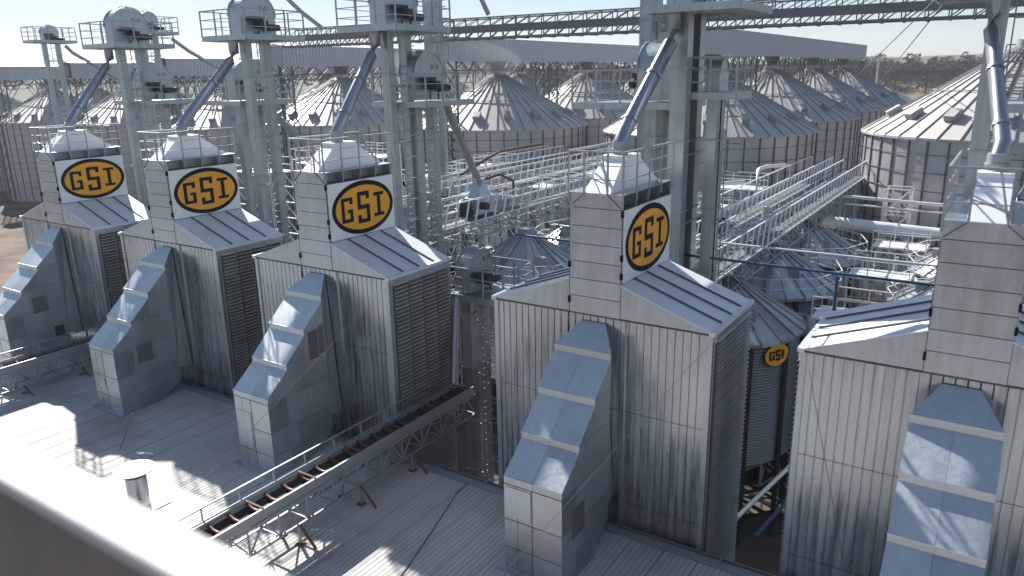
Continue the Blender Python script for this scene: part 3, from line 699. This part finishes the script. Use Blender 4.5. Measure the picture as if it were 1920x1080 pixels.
# ------------------------------------------------------------------ conveyors between bins and silos
def bridge(x, y0, y1, z, label, w=1.5, fins=True, z1=None, mat_='bright'):
    z1 = z if z1 is None else z1
    t = thing('bridge_conveyor', label, 'conveyor', (x,y0,z), 0, 'conveyors on bridges behind the dryers'); L = y1-y0; dz = z1-z
    P = lambda u, y, v: (u, y, v+dz*y/L)
    b = MB(); b.hexa([P(-w/2,0,-.35),P(-w/2+.34,0,-.35),P(-w/2+.34,L,-.35),P(-w/2,L,-.35)], [P(-w/2,0,-.02),P(-w/2+.34,0,-.02),P(-w/2+.34,L,-.02),P(-w/2,L,-.02)])
    b.hexa([P(-w/2-.03,0,-.018),P(-w/2+.37,0,-.018),P(-w/2+.37,L,-.018),P(-w/2-.03,L,-.018)], [P(-w/2+.08,0,.05),P(-w/2+.26,0,.05),P(-w/2+.26,L,.05),P(-w/2+.08,L,.05)])
    n = int(L/1.6)
    for q in range(n): y = L*q/n; b.hexa([P(-w/2-.05,y,-.4),P(-w/2+.39,y,-.4),P(-w/2+.39,y+.07,-.4),P(-w/2-.05,y+.07,-.4)], [P(-w/2-.05,y,.07),P(-w/2+.39,y,.07),P(-w/2+.39,y+.07,.07),P(-w/2-.05,y+.07,.07)])
    b.build('trough', M['frame'], t)
    wk = MB(); wk.hexa([P(.02,0,-.42),P(w/2,0,-.42),P(w/2,L,-.42),P(.02,L,-.42)], [P(.02,0,-.36),P(w/2,0,-.36),P(w/2,L,-.36),P(.02,L,-.36)]); wk.build('walkway', M['seam'], t)
    r = MB()
    for u in (w/2+.05,-w/2-.12):
        for v, ww in ((.85,.06),(-.42,.06)): r.bar(P(u,0,v), P(u,L,v), ww)
        k = int(L/(.95 if u > 0 else 3.2))
        for q in range(k+1):
            y = L*q/k; r.bar(P(u,y,-.42), P(u,min(y+(.42 if u > 0 else .05),L),.85), .13 if u > 0 else .05, .04, 0, (1,0,0))
    r.build('railing', M[mat_], t)
    s = MB(); k = int(L/1.8)
    for u in (-w/2,w/2):
        s.bar(P(u,0,-.5), P(u,L,-.5), .08); s.bar(P(u,0,-1.4), P(u,L,-1.4), .09)
        for q in range(k):
            ya, yb = L*q/k, L*(q+1)/k; s.bar(P(u,ya,-.5), P(u,yb,-1.4), .06); s.bar(P(u,yb,-1.4), P(u,yb,-.5), .06)
    for q in range(k+1): s.bar(P(-w/2,L*q/k,-1.4), P(w/2,L*q/k,-1.4), .06)
    for yq in (L*.08, L*.5, L*.93):
        for u in (-w/2-.1,w/2+.1):
            for dy in (-.6,.6): s.bar((u,yq+dy,GZ-z), P(u,yq+dy,-1.4), .14)
        zz = GZ-z
        while zz < -3.2:
            for u in (-w/2-.1,w/2+.1): s.bar((u,yq-.6,zz),(u,yq+.6,zz+1.6),.06); s.bar((u,yq+.6,zz),(u,yq-.6,zz+1.6),.06)
            s.bar((-w/2-.1,yq-.6,zz),(w/2+.1,yq-.6,zz+1.6),.06); s.bar((w/2+.1,yq-.6,zz),(-w/2-.1,yq-.6,zz+1.6),.06); zz += 1.6
    s.build('support_frame', M['frame'], t); return t
bridge(-1.9, 9.5, 43.5, .0, 'bright conveyor trough with covered top running to the silos right of the large dryer')
bridge(.6, 8.0, 43.2, -.15, 'walkway conveyor lined with slanting bright brackets right of the large dryer')
bridge(-15.3, 10.5, 43, -.0, 'bright conveyor meeting the dark spout left of the large dryer')
bridge(-20.8, 16, 43, .2, 'walkway conveyor with slanting bright brackets left of centre')
bridge(-26.8, 22, 44, .0, 'rear bright conveyor in front of the middle silo')
bridge(10.6, 22, 43, -1.2, 'conveyor behind the sign-less right edge dryer')
def feed_box(x, y, z, label):
    t = thing('feed_hopper', label, 'feed hopper', (x,y,z), 0, 'feed hoppers on the conveyors')
    b = MB(); b.hexa([(-.45,-.6,.5),(.45,-.6,.5),(.45,.6,.5),(-.45,.6,.5)], [(-.22,-.22,1.5),(.22,-.22,1.5),(.22,.22,1.5),(-.22,.22,1.5)]); b.box((-.28,-.28,1.5),(.28,.28,1.6)); b.box((-.5,-.9,-.4),(.5,.9,.498)); b.build('hopper', M['panel'], t)
    m = MB(); m.tube([(-.2,-1.5,.1),(-.2,-.9,.1)],.3,12); m.box((-.5,-1.35,-.5),(.2,-.92,-.15)); m.build('motor', M['dark'], t)
    m = MB(); m.tube([(.5,-.5,.1),(.95,-.5,.1)],.22,12); m.build('drive_end', M['dark'], t)
feed_box(-1.9, 16.6, .2, 'grey pyramid feed hopper with motor at the lower end of the right spout')
feed_box(-15.3, 14.9, .2, 'grey pyramid feed hopper with dark motor at the foot of the centre spout')
def frame_tower(x, y, z1, label, w=1.6):
    s = MB()
    for u in (-w/2,w/2):
        for v in (-w/2,w/2): s.bar((u,v,0),(u,v,z1-GZ),.13)
    z = 0
    while z < z1-GZ-1.5:
        for k in (-1,1):
            s.bar((-w/2,k*w/2,z),(w/2,k*w/2,z+1.8),.06); s.bar((w/2,k*w/2,z),(-w/2,k*w/2,z+1.8),.06); s.bar((k*w/2,-w/2,z),(k*w/2,w/2,z+1.8),.06); s.bar((k*w/2,w/2,z),(k*w/2,-w/2,z+1.8),.06)
            s.bar((-w/2,k*w/2,z+1.8),(w/2,k*w/2,z+1.8),.07)
        z += 1.8
    o = s.build('lattice_tower', M['bright']); o.location = (x,y,GZ); tag(o, label, 'lattice tower', 'lattice towers among the bins')
for x, y, z, lb in ((4.6,37,-.5,'lattice tower at the silo end of the right conveyors'),(-7.2,22,-2,'lattice tower beside the sunlit cone roof left of the large dryer'),(-9.2,30,-1,'rear lattice tower left of the large dryer'),
                    (-18.2,20,-1.6,'lattice tower under the left of centre walkway conveyor'),(5.2,26,-3,'low lattice tower beside the third hopper bin'),(-17.5,33,-.6,'far lattice tower between the left conveyors'),(3.0,15.4,-3.6,'low lattice tower between the first two hopper bins')): frame_tower(x, y, z, lb)
def pipe(pts, r, m, name, label, cat, group=None):
    s = MB(); s.tube(pts, r, 10)
    return tag(s.build(name, M[m]), label, cat, group)
pipe([(-7.6,6.9,.68),(9.3,6.9,.58)], .05, 'blue', 'pipe', 'straight blue pipe running level behind the large dryer tower', 'pipe')
pipe([(6.15,6.9,.5),(6.15,6.9,-4)], .06, 'blue', 'pipe', 'blue pipe dropping straight down from the level blue pipe', 'pipe')
pipe([(-6,8.2,1.0),(9.4,8.2,.95)], .045, 'bright', 'pipe', 'thin pale pipe running above the blue pipe', 'pipe')
pipe([(.4,34,-2.6),(12,34,-3.0)], .42, 'bright', 'pipe', 'thick bright horizontal duct in front of the right silo', 'pipe')
pipe([(0,35.5,-.95),(12,35.5,-1.3)], .12, 'bright', 'pipe', 'pale pipe rail above the thick bright duct', 'pipe')
pipe([(0,35.7,-1.5),(12,35.7,-1.85)], .07, 'bright', 'pipe', 'thin pale pipe between rail and thick bright duct', 'pipe')
for x, y, z, lb in ((-2.8,19,.9,'bent pale vent pipe over the lower right conveyor'),(-2.7,28,.9,'bent pale vent pipe over the upper right conveyor')):
    pipe([(x,y,z-1),(x,y,z+.5),(x+.08,y+.15,z+.65),(x+.3,y+1.2,z+.7),(x+1.0,y+3.0,z+.6)], .12, 'bright', 'vent_pipe', lb, 'pipe')
pipe([(-.4,22,.2),(-.4,22,-9)], .28, 'frame', 'post', 'stout grey post standing through the right conveyors', 'post')
o = pipe([(-17.4,16,1.8),(-18.6,22,2.6),(-18.2,27,2.7)], .09, 'rust', 'pipe', 'rusty pipe with bends near the centre spout foot', 'pipe')
pipe([(-15.9,15.6,1.5),(-15.6,17.6,1.7),(-15.3,18.6,1.2),(-15.3,18.7,.3)], .08, 'rust', 'pipe', 'rusty bent pipe right of the centre feed hopper', 'pipe')
rnd = random.Random(5)
cl = 0
for gx0, gx1, gy0, gy1, zt in ((-8.5,-4.5,12,40,-1.0),(-19.5,-16.4,14,40,-.6),(4.2,7.2,9,34,-3.2),(-31,-27.5,16,40,-.5),(-34,-38,12,30,1.0)):
    for q in range(3):
        y = gy0+(gy1-gy0)*(q+.5)/3; s = MB(); x0, x1 = sorted((gx0, gx1))
        L = x1-x0; H = rnd.uniform(3.5,6)
        for k in range(4):
            xx = x0+L*k/3; s.bar((xx,y,GZ),(xx,y,zt),.12); s.bar((xx,y+2.2,GZ),(xx,y+2.2,zt),.12); s.bar((xx,y,zt),(xx,y+2.2,zt),.08)
        for yy in (y,y+2.2):
            z = zt; 
            while z > zt-H-3:
                s.bar((x0,yy,z),(x1,yy,z),.07)
                for k in range(3): s.bar((x0+L*k/3,yy,z),(x0+L*(k+1)/3,yy,z-1.2),.05)
                z -= 1.2
        s.box((x0,y,zt+.042),(x1,y+2.2,zt+.07))
        for yy in (y,y+2.2):
            for k in range(4): s.bar((x0+L*k/3,yy,zt),(x0+L*k/3,yy,zt+1.05),.05)
            for zz in (.5,1.05): s.bar((x0,yy,zt+zz),(x1,yy,zt+zz),.045)
        pos = ['nearest','middle','farthest'][q]
        where = ['left of the large dryer','under the centre spout','behind the gap of the two right dryers','behind the middle dryer','behind the second dryer'][cl]
        tag(s.build('walkway_frame', M['bright']), f'braced steel walkway frame {where}, {pos} of three', 'walkway', 'braced walkway frames')
    cl += 1
# yellow stair platform
y = thing('stair_platform', 'yellow railed platform with stair behind the right edge dryer roof', 'platform', (5.6,18,GZ))
s = MB(); s.box((-1.2,-.7,8.6),(1.4,.9,8.7)); s.build('deck', M['frame'], y)
s = MB()
for u in (-1.2,.1,1.4):
    for v in (-.7,.9): s.bar((u,v,0),(u,v,9.9),.09)
for zz in (9.2,9.9):
    for v in (-.7,.9): s.bar((-1.2,v,zz),(1.4,v,zz),.07)
s.build('railing', M['yellow'], y)
s = MB()
for v in (-.5,.2): s.bar((-1.2,v,8.7),(-2.6,v,5.6),.08,.2); s.bar((-1.2,v,9.7),(-2.6,v,6.6),.06)
for k in range(9): s.box((-1.3-k*.155,-.48,8.5-k*.34),(-1.05-k*.155,.18,8.53-k*.34))
s.build('stair', M['yellow'], y)

# overhead truss conveyor, running level across the picture at the top
def overhead(x0, za, x1, zb, y, label):
    t = thing('truss_conveyor', label, 'conveyor', (x0,y,za)); L = x1-x0; P = lambda x, v, z: (x, v, z+(zb-za)*x/L)
    b = MB(); b.hexa([P(0,-.4,-.2),P(L,-.4,-.2),P(L,.4,-.2),P(0,.4,-.2)], [P(0,-.4,.22),P(L,-.4,.22),P(L,.4,.22),P(0,.4,.22)]); b.build('trough', M['truss'], t)
    n = int(L/1.05); s = MB()
    for v in (-.75,.75):
        for z, ww in ((.72,.09),(.2,.07),(-.6,.12)): s.bar(P(0,v,z), P(L,v,z), ww)
        for q in range(n):
            xa, xb = L*q/n, L*(q+1)/n
            s.bar(P(xa,v,-.6), P(xa,v,.72), .06); s.bar(P(xa,v,-.6), P(xb,v,.2), .06); s.bar(P(xa,v,.2), P(xb,v,.72), .045)
    for q in range(n+1): xa = L*q/n; s.bar(P(xa,-.75,-.66), P(xa,.75,-.66), .1)
    s.build('truss', M['truss'], t)
    return t
overhead(-41.5, 10.85, 11.5, 10.55, 24.5, 'long dark truss conveyor crossing the top of the picture against the sky')

# ------------------------------------------------------------------ things on the deck
def belt_conveyor(x, y0, y1, z, label, red=True, zend=None):
    t = thing('belt_conveyor', label, 'belt conveyor', (x,y0,DZ), 0, 'belt conveyors on the metal roof'); L = y1-y0; h = z-DZ; w = .42
    b = MB(); 
    for sx in (-1,1): b.hexa([(sx*w-.03,0,h-.2),(sx*w+.03,0,h-.2),(sx*w+.03,L,h-.2),(sx*w-.03,L,h-.2)], [(sx*w-.03,0,h+.14),(sx*w+.03,0,h+.14),(sx*w+.03,L,h+.14),(sx*w-.03,L,h+.14)])
    b.build('side_channel', M['frame'], t)
    k = MB(); k.add([(-w+.05,0,h-.02),(-.15,0,h-.12),(.15,0,h-.12),(w-.05,0,h-.02),(-w+.05,L,h-.02),(-.15,L,h-.12),(.15,L,h-.12),(w-.05,L,h-.02)], [(0,1,5,4),(1,2,6,5),(2,3,7,6)]); k.build('belt', M['belt'], t)
    r = MB(); r.tube([(-w+.04,0,h+.03),(-w+.30,0,h-.06),(w-.30,0,h-.06),(w-.04,0,h+.03)],.07,10,0)
    ro = r.build('roller', M['red'] if red else M['rust'], t); ro.location = (0,.5,0); q = 1.22
    while q < L:
        c = ro.copy(); COL.objects.link(c); c.location = (0,q,0); q += .72
    s = MB(); n = int(L/1.15)
    for sx in (-1,1):
        s.bar((sx*(w+.06),0,h-.25),(sx*(w+.06),L,h-.25),.07); s.bar((sx*(w+.06),0,h-1.15),(sx*(w+.06),L,h-1.15),.07)
        for i in range(n):
            ya, yb = L*i/n, L*(i+1)/n
            s.bar((sx*(w+.06),ya,h-1.15),(sx*(w+.06),(ya+yb)/2,h-.25),.05); s.bar((sx*(w+.06),(ya+yb)/2,h-.25),(sx*(w+.06),yb,h-1.15),.05); s.bar((sx*(w+.06),ya,h-1.15),(sx*(w+.06),ya,h-.25),.05)
    for i in range(n+1): s.bar((-w-.06,L*i/n,h-1.15),(w+.06,L*i/n,h-1.15),.05)
    i = 1.0
    while y0+i < Y1:
        for sx in (-1,1): s.bar((sx*(w+.06),i,0),(sx*(w+.06),i,h-1.15),.08); s.box((sx*(w+.06)-.14,i-.14,.004),(sx*(w+.06)+.14,i+.14,.04), 1)
        s.bar((w+.1,i,h-1.1),(w+.75,i+.05,.03),.07,.07,1); i += 2.9
    s.build('truss', [M['frame'], M['rust']], t)
    g = MB(); 
    for i in range(int(L/1.4)+1): yy = min(L, i*1.4); g.bar((-w-.12,yy,h-.2),(-w-.4,yy,h+.05),.04); g.bar((-w-.4,yy,h+.02),(-w-.4,yy,h+.45),.04)
    g.bar((-w-.4,0,h+.45),(-w-.4,L,h+.45),.05); g.bar((-w-.12,0,h+.16),(-w-.12,L,h+.16),.04)
    g.build('guard_rail', M['frame'], t)
    c = MB(); c.box((-w,0,h+.142),(w,.07,h+.17)); ct = c.build('cross_tie', M['rust'], t); ct.location = (0,1.1,0); q = 3.3
    while q < L: c = ct.copy(); COL.objects.link(c); c.location = (0,q,0); q += 2.2
    return t
belt_conveyor(-8.05, -13.5, 3.4, -5.62, 'open belt conveyor with red rollers crossing the metal roof towards the middle dryer')
belt_conveyor(-30.1, -12, -.9, -6.0, 'rusty truss conveyor on the metal roof at the far left between two dryers', red=False)
v = thing('roof_vent_pipe', 'round roof vent with flat white cap on a grey pipe', 'vent', (-14.55,-8.2,DZ))
s = MB(); s.tube([(0,0,.03),(0,0,1.35)], .36, 28); s.build('pipe', M['spout'], v)
s = MB(); s.tube([(0,0,1.28),(0,0,1.47)], .40, 28); s.build('collar', M['dark'], v)
s = MB(); s.tube([(0,0,1.5),(0,0,1.535)], .70, 40); s.tube([(0,0,1.536),(0,0,1.59)], [.68,.05], 40); s.build('cap', M['cap'], v)
s = MB(); s.box((-.75,-.75,.008),(.75,.75,.028)); s.build('flashing', M['cap'], v)
for i, (cx, lb) in enumerate(((XO[3],'thin guy wire slanting across the front of the large dryer'),(XO[2],'thin guy wire slanting across the front of the middle dryer'))):
    s = MB(); s.tube([(cx+3.9,-.12,-.35),(cx+.9,-4.3,-5.0),(cx-.75,-6.6,DZ)], .009, 5); tag(s.build('guy_wire', M['frame']), lb, 'wire', 'guy wires')
s = MB(); s.tube([(XO[4]-3.7,-.15,-.5),(XO[4]-.9,-4.6,-6.6),(XO[4]-.4,-5.3,DZ)], .009, 5); tag(s.build('guy_wire', M['seam']), 'thin dark wire slanting across the front of the right edge dryer', 'wire', 'guy wires')
s = MB(); s.tube([(-19.6,-6,DZ),(-19.0,-5.6,-5.9)], .02, 5); s.tube([(-19.5,-6.1,DZ),(-18.9,-5.7,-5.9)], .012, 5); tag(s.build('antenna_rod', M['seam']), 'thin upright rod on the shaded metal roof', 'rod')
for (a, b), lb in ((((9.7,6,11.2),(-9,95,6)),'guy wire slanting left from the right elevator leg against the sky'),(((9.65,6,11.2),(-6,95,5)),'second guy wire close to the upper one from the right elevator leg')):
    s = MB(); s.tube([a,b], .035, 5); tag(s.build('guy_wire', M['seam']), lb, 'wire', 'guy wires')

# parapet of the building the picture is taken from
pr = thing('parapet', 'sunlit concrete parapet edge close to the lens at the bottom left', 'parapet', (0,-19.94,GZ))
s = MB(); s.box((-14,-.09,0),(20,.07,5.97-GZ)); s.build('wall', M['concrete'], pr)
s = MB(); s.box((-14,-.105,5.972-GZ),(20,.10,6.035-GZ)); s.build('sunlit_top', M['sunlit_top'], pr, .012)

# ------------------------------------------------------------------ far right: old plant, pole, trees, debris
def old_plant():
    bx, by = -20.5, 238
    t = thing('old_grain_bin', 'small old grain bin with pale cone roof beyond the silos at right', 'silo', (bx,by,GZ))
    H = 10.4; R = 6.0; pt = lambda r, a, z: (r*math.cos(a), r*math.sin(a), z); A = [2*math.pi*i/32 for i in range(32)]
    w = MB(); w.add([pt(R,a,0) for a in A]+[pt(R,a,H) for a in A], [(i,(i+1)%32,32+(i+1)%32,32+i) for i in range(32)], 0, True); w.build('wall', M['silo_wall'], t)
    r = MB(); 
    for i in range(32): r.add([pt(R+.3,A[i]+.01,H),pt(R+.3,A[(i+1)%32]-.01 if i<31 else 6.27,H),pt(.4,A[(i+1)%32] if i<31 else 6.28,H+3.2),pt(.4,A[i],H+3.2)], [(0,1,2,3)])
    r.build('roof', M['silo_roof'], t)
    s = MB(); z = 19.0
    for x in (-7.2,7.4): s.bar((x,0,8),(x,0,z+.8),.5)
    s.bar((-7.2,0,11),(-1,0,z),.5); s.bar((-1,0,z),(26,0,z+.2),.7,.8); s.bar((-.8,0,z),(-1,0,14),.5)
    for k in range(9): s.bar((-1+k*3.2,0,z),(-1+k*3.2,0,z+1.5),.25)
    s.bar((-7.2,0,z+.8),(-1,0,z+1),.2); s.build('conveyor_frame', M['rust'], t)
    s = MB(); s.bar((26,0,z),(29,0,z-6),.7); 
    for a, b in (((25.5,z),(26,z+7)),((29,z),(29.3,z+7)),((26,z+7),(29.3,z+7))): s.bar((a[0],0,a[1]),(b[0],0,b[1]),.35)
    s.bar((29.3,0,z+6),(33,0,z+19),.4); s.build('head_frame', M['truss'], t)
old_plant()
s = MB(); s.tube([(0,0,0),(0,0,24)], [.55,.35], 8); s.bar((-2,0,22.6),(2,0,22.6),.25); o = s.build('utility_pole', M['wood_post']); o.location = (-30,262,GZ); tag(o, 'pale utility pole standing against the far trees at right', 'pole')
def crown(mb, x, y, z0, h, r, rnd, n):
    for _ in range(n):
        a = rnd.uniform(0,6.283); u = rnd.random()**.5; zz = rnd.random()
        rr = r*u*math.sin(math.pi*min(1,.3+.66*zz))**.7
        p = Vector((x+rr*math.cos(a), y+rr*math.sin(a), z0+h*zz)); s = rnd.uniform(.13,.27)*r
        q = [Vector((rnd.uniform(-1,1),rnd.uniform(-1,1),rnd.uniform(-.7,.7)))*s for _ in range(4)]
        mb.add([p+v for v in q], [(0,1,2,3)])
rnd = random.Random(11); tm = MB(); bm_ = MB()
fz = lambda d_: -8.5+(d_-330)*.055 if d_ < 430 else -3+(d_-430)*.05
for i in range(620):
    a = R_(rnd.uniform(-6, 32)); dist = rnd.uniform(455, 580); x = CX-math.sin(a)*dist; y = CY+math.cos(a)*dist
    crown(tm, x, y, fz(dist)-.5, rnd.uniform(6, 11.5)*(1.25 if rnd.random() < .1 else 1), rnd.uniform(3.5, 7), rnd, 110)
for i in range(200):
    a = R_(rnd.uniform(32, 78)); dist = rnd.uniform(420, 640); crown(tm, CX-math.sin(a)*dist, CY+math.cos(a)*dist, max(3, (dist-420)*.045+3), rnd.uniform(3, 7), rnd.uniform(4, 8), rnd, 40)
o = tm.build('wood', M['leaf']); o['kind'] = 'stuff'
for i in range(950):
    a = R_(rnd.uniform(-4, 16)); dist = rnd.uniform(262, 352) if rnd.random() < .7 else rnd.uniform(400, 450); crown(bm_, CX-math.sin(a)*dist, CY+math.cos(a)*dist, (GZ+(dist-262)*.066 if dist < 330 else fz(dist))-.5, rnd.uniform(1.6, 3.8), rnd.uniform(2, 4.5), rnd, 28)
o = bm_.build('scrub', M['bush']); o['kind'] = 'stuff'
# pale yard and low sheds by the old bin
s = MB(); s.add([(-120,205,GZ+.05),(70,205,GZ+.05),(70,236,GZ+.05),(-120,236,GZ+.05)], [(0,1,2,3)]); struct(s.build('yard', mat('yard_dust', (.27,.26,.255), .95, 0, var=.2, scale=.1)))
pipe([(3.6,4.6,-9.2),(5.6,9.4,-7.2)], .09, 'bright', 'auger_tube', 'bright auger tube slanting up below the bin with the small sign', 'auger')
pipe([(4.4,5.4,-9.9),(6.0,9.6,-8.0)], .08, 'blue', 'auger_tube', 'blue auger tube slanting up below the bin with the small sign', 'auger')
s = MB(); s.add([(-62,-.2,GZ+.03),(40,-.2,GZ+.03),(40,46,GZ+.03),(-62,46,GZ+.03)], [(0,1,2,3)]); struct(s.build('plant_yard_shade', mat('plant_yard_shade', (.075,.065,.058), .95, 0, var=.4, scale=.4)))  # dark sheet: shade under the plant structures put into the ground colour
# debris on the bare ground at left
dbl = ['dark scrap heap on the bare ground at the left edge','low rusty scrap frame on bare ground left of the farthest left dryer','small bent scrap sheet lying on the bare earth at left']
for i, (x, y, sx) in enumerate(((-73,18,4.5),(-66,13,3.5),(-69,8,2.0))):
    s = MB()
    for k in range(26):
        p = Vector((rnd.uniform(-sx,sx), rnd.uniform(-sx*.6,sx*.6), rnd.uniform(.1,1.6))); q = p+Vector((rnd.uniform(-2,2),rnd.uniform(-2,2),rnd.uniform(-1.2,.6))); q.z = max(q.z, .05); s.bar(p, q, rnd.uniform(.08,.5), .1)
    o = s.build('scrap_heap', M['rust']); o.location = (x,y,GZ); tag(o, dbl[i], 'scrap', None)

# ------------------------------------------------------------------ thin summer haze
s = MB(); s.box((-1500,-400,GZ-1),(1500,1500,60)); hz_ = s.build('haze', None); hz_['kind'] = 'stuff'
hm = bpy.data.materials.new('haze_air'); hm.use_nodes = True; N = hm.node_tree.nodes
N.remove(N['Principled BSDF']); pv = N.new('ShaderNodeVolumePrincipled'); pv.inputs['Density'].default_value = .00022; pv.inputs['Color'].default_value = (.82,.90,1,1); pv.inputs['Anisotropy'].default_value = .2
hm.node_tree.links.new(pv.outputs[0], N['Material Output'].inputs['Volume']); hz_.data.materials.clear(); hz_.data.materials.append(hm)

# dust blowing off the top of the middle silo
dc = MB(); nn, mm_ = 24, 14
vv = [(math.sin(math.pi*j/mm_)*math.cos(2*math.pi*i/nn), math.sin(math.pi*j/mm_)*math.sin(2*math.pi*i/nn), math.cos(math.pi*j/mm_)) for j in range(mm_+1) for i in range(nn)]
dc.add([(x*8, y*7, z*2.8) for x,y,z in vv], [(j*nn+i, (j+1)*nn+i, (j+1)*nn+(i+1)%nn, j*nn+(i+1)%nn) for j in range(mm_) for i in range(nn)], 0, True)
o = dc.build('dust_cloud', None); o.location = (CX-(.975*2+.02)*K-1, CY+2.62*K, 8.6); o['kind'] = 'stuff'
dm = bpy.data.materials.new('dust_air'); dm.use_nodes = True; N = dm.node_tree.nodes; N.remove(N['Principled BSDF'])
pv = N.new('ShaderNodeVolumePrincipled'); pv.inputs['Density'].default_value = .028; pv.inputs['Color'].default_value = (.9,.88,.85,1)
dm.node_tree.links.new(pv.outputs[0], N['Material Output'].inputs['Volume']); o.data.materials.append(dm)

s = MB(); s.tube([(-5.1,-.5,DZ+.02),(-5.0,-1.4,DZ+.02),(-4.3,-3.6,DZ+.02),(-3.7,-5.6,DZ+.02),(-3.2,-7.6,DZ+.02)], .022, 6); tag(s.build('cable', M['seam']), 'thin dark cable lying across the shaded metal roof beside the large dryer duct', 'cable')
